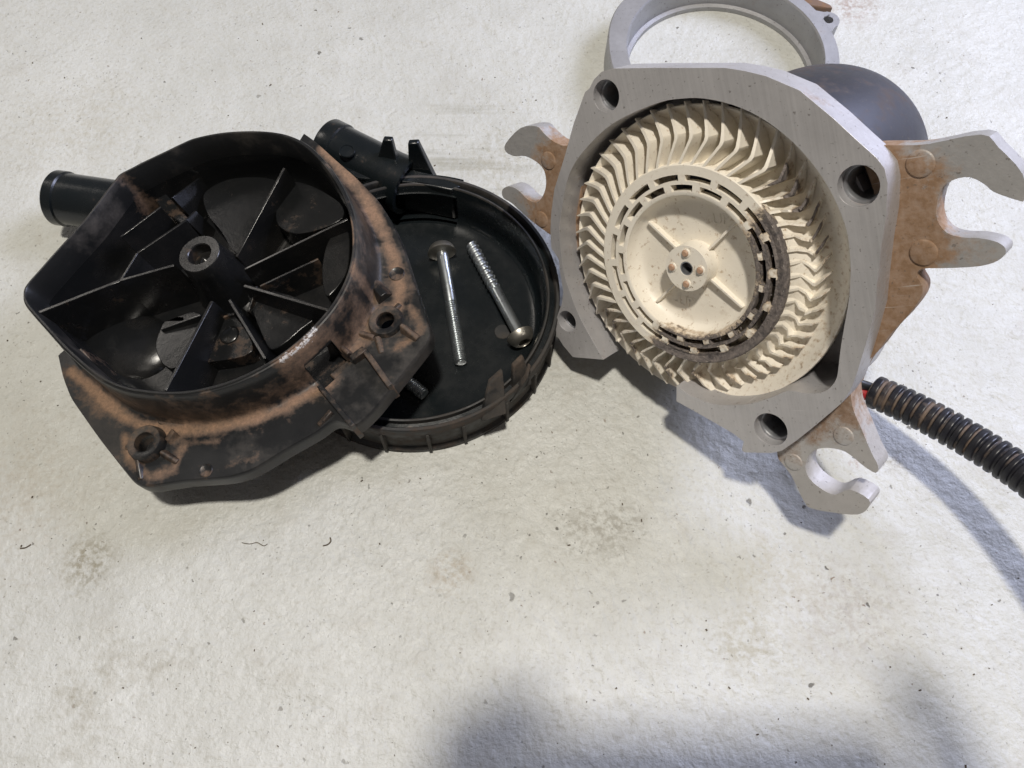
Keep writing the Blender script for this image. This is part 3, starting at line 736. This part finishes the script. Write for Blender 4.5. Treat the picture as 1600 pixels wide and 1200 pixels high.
# inner surface: centre to rim
irs = [(0, None)]
rows.append([len(vs)]); vs.append((0, 0, Wb))
for R, z in ((Rr*.25, Wb), (Rr*.5, Wb), (Rr*.75, Wb), (Rr-.011, Wb+.0002), (Rr-.0075, Wb+.0012), (Rr-.0052, Wb+.0040), (Rr-.0042, Wb+.0085), (Rr-.0034, Wb*.4)):
    rows.append(list(range(len(vs), len(vs)+NP))); vs += ring(R, z)
fs = []
seq = [(rows[j], rows[j+1]) for j in range(len(rows)-1) if not (len(rows[j]) == 1 and len(rows[j+1]) == 1)]+[(rows[-1], rows[0])]
for A, B in seq:
    for i in range(NP):
        k = (i+1) % NP
        if len(A) == 1: fs.append((A[0], B[i], B[k]))
        elif len(B) == 1: fs.append((A[i], A[k], B[0]))
        else: fs.append((A[i], A[k], B[k], B[i]))
# dust map
lines = [([(112,580),(150,613),(185,646),(215,664),(260,671),(320,671),(380,660),(440,640),(490,612),(515,600)], .0065, 1.0),
         ([(180,600),(230,618),(262,630)], .0022, .8), ([(120,590),(150,620),(195,655)], .008, .6),
         ([(195,680),(205,722),(235,745),(272,735),(285,700)], .0055, .75), ([(285,700),(290,690),(340,690)], .004, .6),
         ([(505,232),(545,275),(575,318),(600,362),(617,410),(625,450),(620,480)], .0075, 1.0),
         ([(600,480),(580,500),(560,540),(530,560),(490,585),(470,600)], .009, .72),
         ([(565,420),(555,455),(525,500),(485,545),(450,575)], .0075, .78), ([(640,480),(655,500),(655,520),(620,545)], .005, .7),
         ([(400,560),(350,690),(330,740)], .001, .0), ([(340,735),(400,715)], .006, .35), ([(565,410),(560,440),(585,470)], .006, .8)]
P = np.array(vs); dust = np.full(len(P), .06)
flp = [(CFm.pxs(l, WF), wd, am) for l, wd, am in lines]
for l, wd, am in flp:
    d_ = segdist(P, l); dust = np.maximum(dust, am*np.exp(-(d_/(wd*.58))**2)*1.12); dust = np.maximum(dust, .52*am*np.exp(-(d_/(wd*1.35))**2))
isin = np.zeros(len(P), bool); isin[len(outer_v):] = True; isin[:NP*2] = True
right = (P[:, 0] > .03) & ~isin; dust[right] = np.maximum(dust[right], .20)
under = P[:, 2] < WF-.0012
dust[under & ~isin] = .10
dust[isin] = 0.03
l = CFm.pxs([(190,262),(212,300),(240,335)], -.018); d_ = segdist(P, l); dust[isin] = np.maximum(dust[isin], (.5*np.exp(-(d_/.007)**2))[isin])
l = CFm.pxs([(556,350),(557,385)], -.004); d_ = segdist(P, l); dust[isin] = np.maximum(dust[isin], (.9*np.exp(-(d_/.003)**2))[isin])
sd = segdist(P, CFm.pxs([(437,562),(465,542),(492,513)], 0)); scuff = .72*np.exp(-(sd/.0017)**2)*(P[:, 2] > -.0045)
body = mk('body', vs, fs, M_cover, cov, angle=42, attrs={'dust': dust, 'scuff': scuff}); body.data.materials.append(M_in)
for i, p in enumerate(body.data.polygons):
    if min(p.vertices) >= len(outer_v) and p.index: p.material_index = 1
# bolt lug holes and latch window cut through the flange
h1 = CFm.px((603, 503), WF); h2 = CFm.px((232, 695), WF)
for c, r in ((h1, .0043), (h2, .0046)):
    v, f = revolve([(0, WF+.02), (r, WF+.02), (r, WF-.012), (0, WF-.012)], 28); cut(body, ([(x+c[0], y+c[1], z) for x, y, z in v], f))
win = CFm.pxs([(474,574),(524,545),(551,567),(508,606)], WF); v, f = plate(win, [], WF+.012, WF-.012); cut(body, (v, f))
body.data.set_sharp_from_angle(angle=R_(42))
def cv(name, vf, mat, d_=.3, bevel=.0004, parent=cov, M=None, angle=38):
    return mk(name, *vf, mat, parent, bevel=bevel, angle=angle, attrs={'dust': [d_]*len(vf[0])}, M=M)
for c, r, h in ((h1, .0043, .0016), (h2, .0046, .0038)):
    cv('bolt_lug', revolve([(r, WF-.006), (r, WF+h), (r+.0006, WF+h+.0005), (r+.0030, WF+h+.0003), (r+.0036, WF+h-.0006), (r+.0044, WF-.0005), (r+.0044, WF-.006)], 40, True), M_cover, .38, 0, M=Matrix.Translation((c[0], c[1], 0)), angle=45)
# little gussets round the lugs
def gus(p0, p1, h0, h1_, t=.0018, d_=.5): cv('gusset', wall(CFm.px(p0, WF), CFm.px(p1, WF), WF+h0*.75, WF+h1_*.75, WF-.001, WF-.001, t*.8, t*2.6, 4), M_cover, d_)
gus((218,715), (219,750), .004, .0005); gus((255,708), (278,722), .0035, .001); gus((262,690), (276,676), .002, .0045, .0025); gus((212,700), (196,698), .003, .0008)
gus((590,528), (596,552), .0025, .0005); gus((617,485), (625,475), .002, .001); gus((630,514), (654,530), .006, .0015, .002); gus((560,520), (585,528), .002, .002)
gus((566,425), (603,468), .004, .0055, .0035, .45); gus((520,530), (550,560), .004, .007, .0018, .6); gus((552,465), (575,490), .001, .002, .002, .5)
# oval moulding mark
c = CFm.px((541, 489), WF); cv('oval_mark', xform(revolve([(.0022, 0), (.0026, .0008), (.0036, .0008), (.0041, -.0003)], 26), Matrix.Diagonal((.8, 1.25, 1, 1))), M_cover, .35, 0, M=Matrix.Translation((c[0], c[1], WF)))
for p_, r_ in (((620,428), .0034), ((322,735), .0028), ((255,655), .0025)):
    c = CFm.px(p_, WF); cv('round_mark', revolve([(0, .0001), (r_*.8, .0001), (r_, .0005), (r_*1.2, -.0003)], 24), M_cover, .45, 0, M=Matrix.Translation((c[0], c[1], WF)))
# latch socket: floor, cheeks, crossbars
def pl(name, pts, wz, w0, d_=.45, bev=.0006): return cv(name, plate(CFm.pxs(pts, wz), [], wz, w0), M_cover, d_, bev)
latch = pl('latch_floor', [(500,612),(553,575),(612,590),(608,600),(553,668),(548,670)], WF-.006, WF-.009, .28)
pl('latch_bridge', [(514,585),(545,560),(568,583),(566,598),(553,612),(530,600)], WF-.0015, WF-.006, .45)
cv('latch_pocket', plate(CFm.pxs([(466,574),(524,540),(560,567),(508,614)], WF-.006), [], WF-.006, WF-.008), M_in, .30)
cv('latch_cheek', wall(CFm.px((502,606), WF), CFm.px((553,668), WF), WF+.0035, WF+.0020, WF-.010, WF-.012, .0024, None, 3), M_cover, .45)
cv('latch_cheek', wall(CFm.px((573,552), WF), CFm.px((612,607), WF), WF+.0045, WF+.0030, WF-.009, WF-.010, .0026, None, 3), M_cover, .5)
cv('latch_hook', wall(CFm.px((552,566), WF), CFm.px((574,552), WF), WF+.0040, WF+.0050, WF-.008, WF-.008, .0032, None, 2), M_cover, .5)
cv('latch_step', wall(CFm.px((556,600), WF), CFm.px((590,585), WF), WF-.0005, WF-.0005, WF-.008, WF-.008, .007, None, 2), M_cover, .30)
cv('latch_step', wall(CFm.px((498,665), WF), CFm.px((520,645), WF), WF+.001, WF+.003, WF-.006, WF-.006, .002, None, 1), M_cover, .55)
# ribs inside
def rib(p0, p1, w0, w1, t=.0013, d_=.05, bot=Wb-.0005):
    cv('inner_rib', wall(CFm.px(p0, w0), CFm.px(p1, w1), w0, w1, bot, bot, t*.85, t*1.0+.0045, 6), M_in, d_, .0002)
rib((60,488), (187,438), -.0045, -.0075, .0018, .16); rib((187,438), (272,414), -.0075, -.0085, .0016, .05)
rib((187,440), (214,395), -.011, -.012); rib((214,395), (290,344), -.012, -.016, .0014); rib((290,344), (305,329), -.016, -.020)
rib((188,370), (251,323), -.011, -.013, .0012); rib((268,309), (311,278), -.010, -.020, .0012)
rib((444,262), (369,401), -.009, -.019, .0016, .15); rib((543,342), (381,421), -.012, -.018, .0014, .08); rib((497,404), (406,447), -.020, -.022, .0012, .3)
rib((381,446), (512,484), -.017, -.013, .0017, .05); rib((358,468), (414,560), -.018, -.014, .0017, .15); rib((331,470), (258,610), -.016, -.010, .0018, .06)
rib((313,492), (251,514), -.022, -.024, .0013, .1); rib((400,447), (387,487), -.024, -.026, .0012, .4); rib((345,496), (366,490), -.026, -.026, .0012, .5)
rib((345,496), (325,552), -.026, -.028, .0011, .35); rib((125,545), (172,600), -.014, -.022, .0016, .45)
# raised hub and its tapered body
hc = CFm.px((311, 396), -.0065); hub2 = Matrix.Translation((hc[0], hc[1], 0))
cv('centre_boss', revolve([(.0056, -.014), (.0056, -.0072), (.0060, -.0067), (.0099, -.0066), (.0104, -.0072), (.0108, -.014), (.0160, Wb)], 44), M_in, .10, 0, M=hub2)
cv('boss_pin', revolve([(0, -.0105), (.0012, -.0108), (.0030, -.0128), (.0058, -.0134)], 28), M_in, .1, 0, M=hub2)
# smooth raised lands on the floor of the cover
def land(pts, wz, bev=.003, d_=.05):
    l = cat(CFm.pxs(pts, wz), 4); cv('raised_land', plate(l, [], wz, Wb-.0008), M_in, d_, bev, angle=60)
land([(318,306),(335,290),(360,280),(390,277),(420,279),(436,290),(420,330),(395,370),(370,395),(345,360),(325,335)], -.024, .004)
land([(455,284),(480,288),(510,302),(535,322),(530,345),(470,365),(435,352),(432,320),(440,298)], -.021, .004, .18)
land([(512,378),(530,360),(545,365),(543,420),(522,455),(508,460),(503,420)], -.019, .003)
land([(385,455),(400,447),(500,480),(470,515),(430,545),(412,530)], -.0275, .001, .22)
land([(345,500),(366,493),(395,548),(330,565),(320,560)], -.0275, .001, .34)
land([(250,515),(262,500),(312,490),(300,560),(262,575),(243,545)], -.026, .002)
def bulge(c, rx, ry, h, wz, rot=0, d_=.02):
    v, f = revolve([(0, h), (.35, h*.94), (.65, h*.74), (.85, h*.45), (1, 0), (1.02, -.004)], 36)
    v = [(x*rx, y*ry, z) for x, y, z in v]; cc = CFm.px(c, wz)
    cv('rounded_bulge', (v, f), M_in, d_, 0, M=Matrix.Translation((cc[0], cc[1], Wb)) @ Matrix.Rotation(rot, 4, 'Z'), angle=80)
bulge((186, 530), .027, .019, .0065, -.029, R_(-15)); bulge((224, 428), .014, .007, .010, -.022, R_(38)); bulge((357, 312), .0042, .0042, .011, -.022)
for p_ in ((359,524), (203,568), (330,322), (275,362)):
    c = CFm.px(p_, -.028); cv('ejector_mark', revolve([(0, .0002), (.0036, .0002), (.0042, -.0001), (.0046, .0003), (.005, -.0004)], 24), M_in, .12, 0, M=Matrix.Translation((c[0], c[1], -.0272 if p_[0] == 359 else Wb+.0004)))
# diagonal trough
cv('inner_step', plate(CFm.pxs([(205,258),(222,262),(298,345),(288,352),(250,326)], -.020), [], -.022, Wb), M_in, .35, .0008)
# inlet pipe stub at the far left, low down
e0 = CFm.M.inverted() @ G(90, 309, .0185); e1 = CFm.M.inverted() @ G(230, 330, .0205)
d = e1-e0; L = d.length
cv('inlet_pipe', revolve([(.0118, 0), (.0140, 0), (.0147, .0008), (.0147, .0060), (.0139, .0068), (.0139, L), (.0118, L)], 56, True), M_lid, .04, 0, M=axisM(e0, d), angle=40)

# ------------------------------------------------------------------ aluminium ring behind the pump
RC = Vector((.1260, .2090, 0)); ringo = empty('clamp_ring', Matrix.Translation(RC), 'grey cast aluminium ring lying flat behind the pump at the top edge', 'ring')
def rp_(x, y, z): q = G(x, y, z)-RC; return (q.x, q.y)
HR = .021
na = 120
ri = .0580; ro = .0668
def rro(a):
    d = math.degrees(a) % 360
    return ro + .0035*max(0, math.cos(R_(d-215)))**6 + .004*max(0, math.cos(R_(d-150)))**8
TT = np.linspace(0, 2*math.pi, na, endpoint=False)
def rr_(f, z): return [(f(a)*math.cos(a), f(a)*math.sin(a), z) for a in TT]
rg = [rr_(lambda a: ri-.003, .0002), rr_(lambda a: ri-.003, .003), rr_(lambda a: ri-.0004, .0035), rr_(lambda a: ri-.0004, HR-.001), rr_(lambda a: ri+.0004, HR), rr_(lambda a: rro(a)-.0008, HR), rr_(lambda a: rro(a), HR-.0008), rr_(lambda a: rro(a)+.0004, .0002), rr_(lambda a: ri-.003, .0002)]
mk('ring_body', *loft(rg), M_ring, ringo, angle=35)
c = rp_(1295, 29, HR)
v1 = [(c[0]+.0075*math.cos(a), c[1]+.0075*math.sin(a)) for a in np.linspace(R_(-75), R_(95), 12)]
base = [(.0600*math.cos(a), .0600*math.sin(a)) for a in (R_(58), R_(30))]
ang = math.atan2(c[1], c[0])
v1 = [(c[0]+.0068*math.cos(ang+t), c[1]+.0068*math.sin(ang+t)) for t in np.linspace(R_(-85), R_(85), 12)]
base = [(.0620*math.cos(ang+R_(13)), .0620*math.sin(ang+R_(13))), (.0620*math.cos(ang-R_(13)), .0620*math.sin(ang-R_(13)))]
mk('bolt_lug', *plate(v1+base, [circle(c, .0030, 22)[::-1]], HR-.0008, .004), M_ring, ringo, bevel=.0008, angle=35)

rb = [rp_(x, y, .006) for x, y in ((1236, -14), (1262, -6), (1280, 2), (1297, 9), (1301, 14), (1285, 14), (1262, 10), (1240, 2))]
mk('rusty_tail', *plate(rb, [], .007, .0015), M_rust, ringo, bevel=.0008)

# ------------------------------------------------------------------ loose bits on the floor
parts = []
for k in range(260):
    p = G(random.uniform(0, 1600), random.uniform(0, 1200)); s_ = random.choice([.00025, .0003, .0004, .0006])
    v, f = box((0, 0, 0), (s_*random.uniform(.8, 2.2), s_, s_*.8)); v = [(x*random.uniform(.6, 1.3), y*random.uniform(.6, 1.3), z*random.uniform(.6, 1.3)) for x, y, z in v]
    parts.append(xform((v, f), Matrix.Translation((p.x, p.y, s_*.35)) @ Matrix.Rotation(random.uniform(0, 6), 4, 'Z')))
M_grit = simple('dark_grit', (.10, .075, .05), .8, n=900)
tagit(mk('grit', *merge(*parts), M_grit), 'fine dark grit scattered over the pale floor', 'grit', kind='stuff')
def curl(pts, r, label):
    c0 = G(*pts[0]); p = np.array(cat([(G(*q).x-c0.x, G(*q).y-c0.y, r) for q in pts], 6, closed=False)); v, f = tube(p, np.full(len(p), r), 6)
    o = mk('swarf_curl', v, f, M_grit, M=None); o.location = c0; tagit(o, label, 'swarf')
curl([(505, 853), (512, 851), (517, 846), (516, 840)], .0003, 'tiny curled dark shaving on the floor below the round lid')
curl([(378, 848), (390, 850), (402, 848), (412, 853), (418, 850)], .00018, 'thin bent fibre on the floor below the dusty cover')
curl([(32, 857), (40, 856), (49, 851)], .0003, 'short dark shaving on the floor near the left edge')

# ------------------------------------------------------------------ the photographer, crouching south of the frame (seen as the soft shadow along the bottom edge)
PH = CP + CR*.063 - CU*.024 - CF*.0060
Mp = Matrix((CR, CU, -CF)).transposed().to_4x4(); Mp.translation = PH
phone = empty('smartphone', Mp, 'dark slim phone held flat above the floor, casting the straight soft shadow', 'phone')
def rrect(w_, h_, r, n=5):
    o = []
    for sx, sy, a in ((1, 1, 0), (-1, 1, 90), (-1, -1, 180), (1, -1, 270)):
        o += [(sx*(w_/2-r)+r*math.cos(R_(a+90*k/n)), sy*(h_/2-r)+r*math.sin(R_(a+90*k/n))) for k in range(n+1)]
    return o
M_phone = simple('dark_phone_shell', (.03, .03, .035), .3); M_glass = simple('phone_screen', (.01, .01, .012), .1)
mk('body', *plate(rrect(.150, .074, .009), [], .0035, -.0035), M_phone, phone, bevel=.001)
mk('screen', *plate(rrect(.143, .067, .006), [], .0039, .0034), M_glass, phone)
M_skin = simple('skin', (.55, .34, .25), .5); M_jacket = simple('dark_work_jacket', (.03, .035, .05), .85); M_trs = simple('work_trousers', (.06, .06, .055), .85); M_hair = simple('brown_hair', (.05, .03, .02), .7); M_boot = simple('leather_boots', (.05, .035, .025), .6)
per = empty('person', Matrix.Translation((0, -.95, 0)), 'photographer crouching beyond the bottom edge in a dark jacket, seen only as shadow', 'person')
def skinned(name, nodes, edges, mat, sub=2, root=0):
    me = bpy.data.meshes.new(name); me.from_pydata([tuple(Vector(p)-Vector((0, -.95, 0))) for p, r in nodes], edges, []); me.materials.append(mat)
    o = bpy.data.objects.new(name, me); COL.objects.link(o); o.parent = per
    m = o.modifiers.new('skin', 'SKIN'); m.use_smooth_shade = True
    if not me.skin_vertices: me.attributes.new('x', 'FLOAT', 'POINT')
    for k, (p, r) in enumerate(nodes):
        sv = me.skin_vertices[0].data[k]; sv.radius = (r, r) if not isinstance(r, tuple) else r; sv.use_root = (k == root)
    b = o.modifiers.new('sub', 'SUBSURF'); b.levels = sub; b.render_levels = sub
    return o
def hp(u, v, d): return tuple(PH + CR*u + CU*v - CF*d)     # phone-plane coordinates; d>0 is behind the phone
def chain(nodes, edges, start, pts):
    prev = start
    for p, r in pts:
        nodes.append((p, r)); edges.append((prev, len(nodes)-1)); prev = len(nodes)-1
N_ = [((0, -.98, .30), .13)]; E_ = []
chain(N_, E_, 0, [((0, -.90, .46), .125), ((0, -.80, .62), .13), ((0, -.71, .76), .085), ((0, -.665, .835), .052), ((0, -.60, .90), .082), ((0, -.555, .905), .088), ((0, -.52, .88), .07)])
hands = []
for sx, wrist, palm, fs_ in (
    (-1, hp(-.115, -.045, .040), hp(-.088, -.012, .018), [[(-.080, .030, .012), (-.066, .046, .004), (-.052, .050, -.002)], [(-.086, .022, .010), (-.084, .036, -.004), (-.070, .036, -.012)], [(-.090, .006, .008), (-.088, .010, -.008), (-.074, .012, -.014)], [(-.092, -.010, .008), (-.090, -.008, -.006), (-.078, -.006, -.013)], [(-.078, -.020, .022), (-.064, -.016, .016), (-.050, -.006, .011)]]),
    (1, hp(.120, -.035, .040), hp(.094, .004, .018), [[(.092, .036, .014), (.084, .054, .006), (.072, .056, -.001)], [(.092, .026, .010), (.092, .038, -.006), (.080, .040, -.013)], [(.096, .012, .008), (.094, .016, -.008), (.080, .018, -.014)], [(.098, -.006, .008), (.094, -.004, -.007), (.082, -.002, -.013)], [(.082, -.014, .022), (.068, -.006, .016), (.054, .004, .011)]])):
    s0 = 2
    chain(N_, E_, s0, [((sx*.17, -.78, .63), .065), ((sx*.27, -.62, .47), .045), ((sx*.20, -.42, .42), .034), (wrist, (.024, .018)), (palm, (.030, .014))])
    pi_ = len(N_)-1
    for f_ in fs_: chain(N_, E_, pi_, [(hp(*q), r) for q, r in zip(f_, (.0095, .0085, .007))])
    chain(N_, E_, 0, [((sx*.12, -.95, .30), .10), ((sx*.19, -.62, .46), .062), ((sx*.18, -.80, .12), .045), ((sx*.18, -.80, .055), .042), ((sx*.19, -.66, .035), .035)])
skinned('body', N_, E_, M_skin, 2)
J = [((0, -.98, .34), .142), ((0, -.90, .47), .138), ((0, -.80, .63), .142), ((0, -.72, .745), .092)]; JE = [(0, 1), (1, 2), (2, 3)]
for sx in (-1, 1): chain(J, JE, 2, [((sx*.17, -.78, .63), .075), ((sx*.27, -.62, .47), .055), ((sx*.20, -.42, .42), .043), ((sx*.155, -.30, .41), .036)])
skinned('jacket', J, JE, M_jacket, 2)
J = [((0, -.98, .29), .142)]; JE = []
for sx in (-1, 1): chain(J, JE, 0, [((sx*.12, -.95, .30), .112), ((sx*.19, -.62, .46), .073), ((sx*.18, -.80, .12), .055)])
skinned('trousers', J, JE, M_trs, 2)
skinned('hair', [((0, -.63, .925), .085), ((0, -.585, .945), .085), ((0, -.66, .88), .070)], [(0, 1), (0, 2)], M_hair, 2)
for sx in (-1, 1): skinned('boot', [((sx*.18, -.82, .13), .055), ((sx*.18, -.83, .05), .052), ((sx*.19, -.70, .045), .046), ((sx*.195, -.63, .038), .036)], [(0, 1), (1, 2), (2, 3)], M_boot, 2)
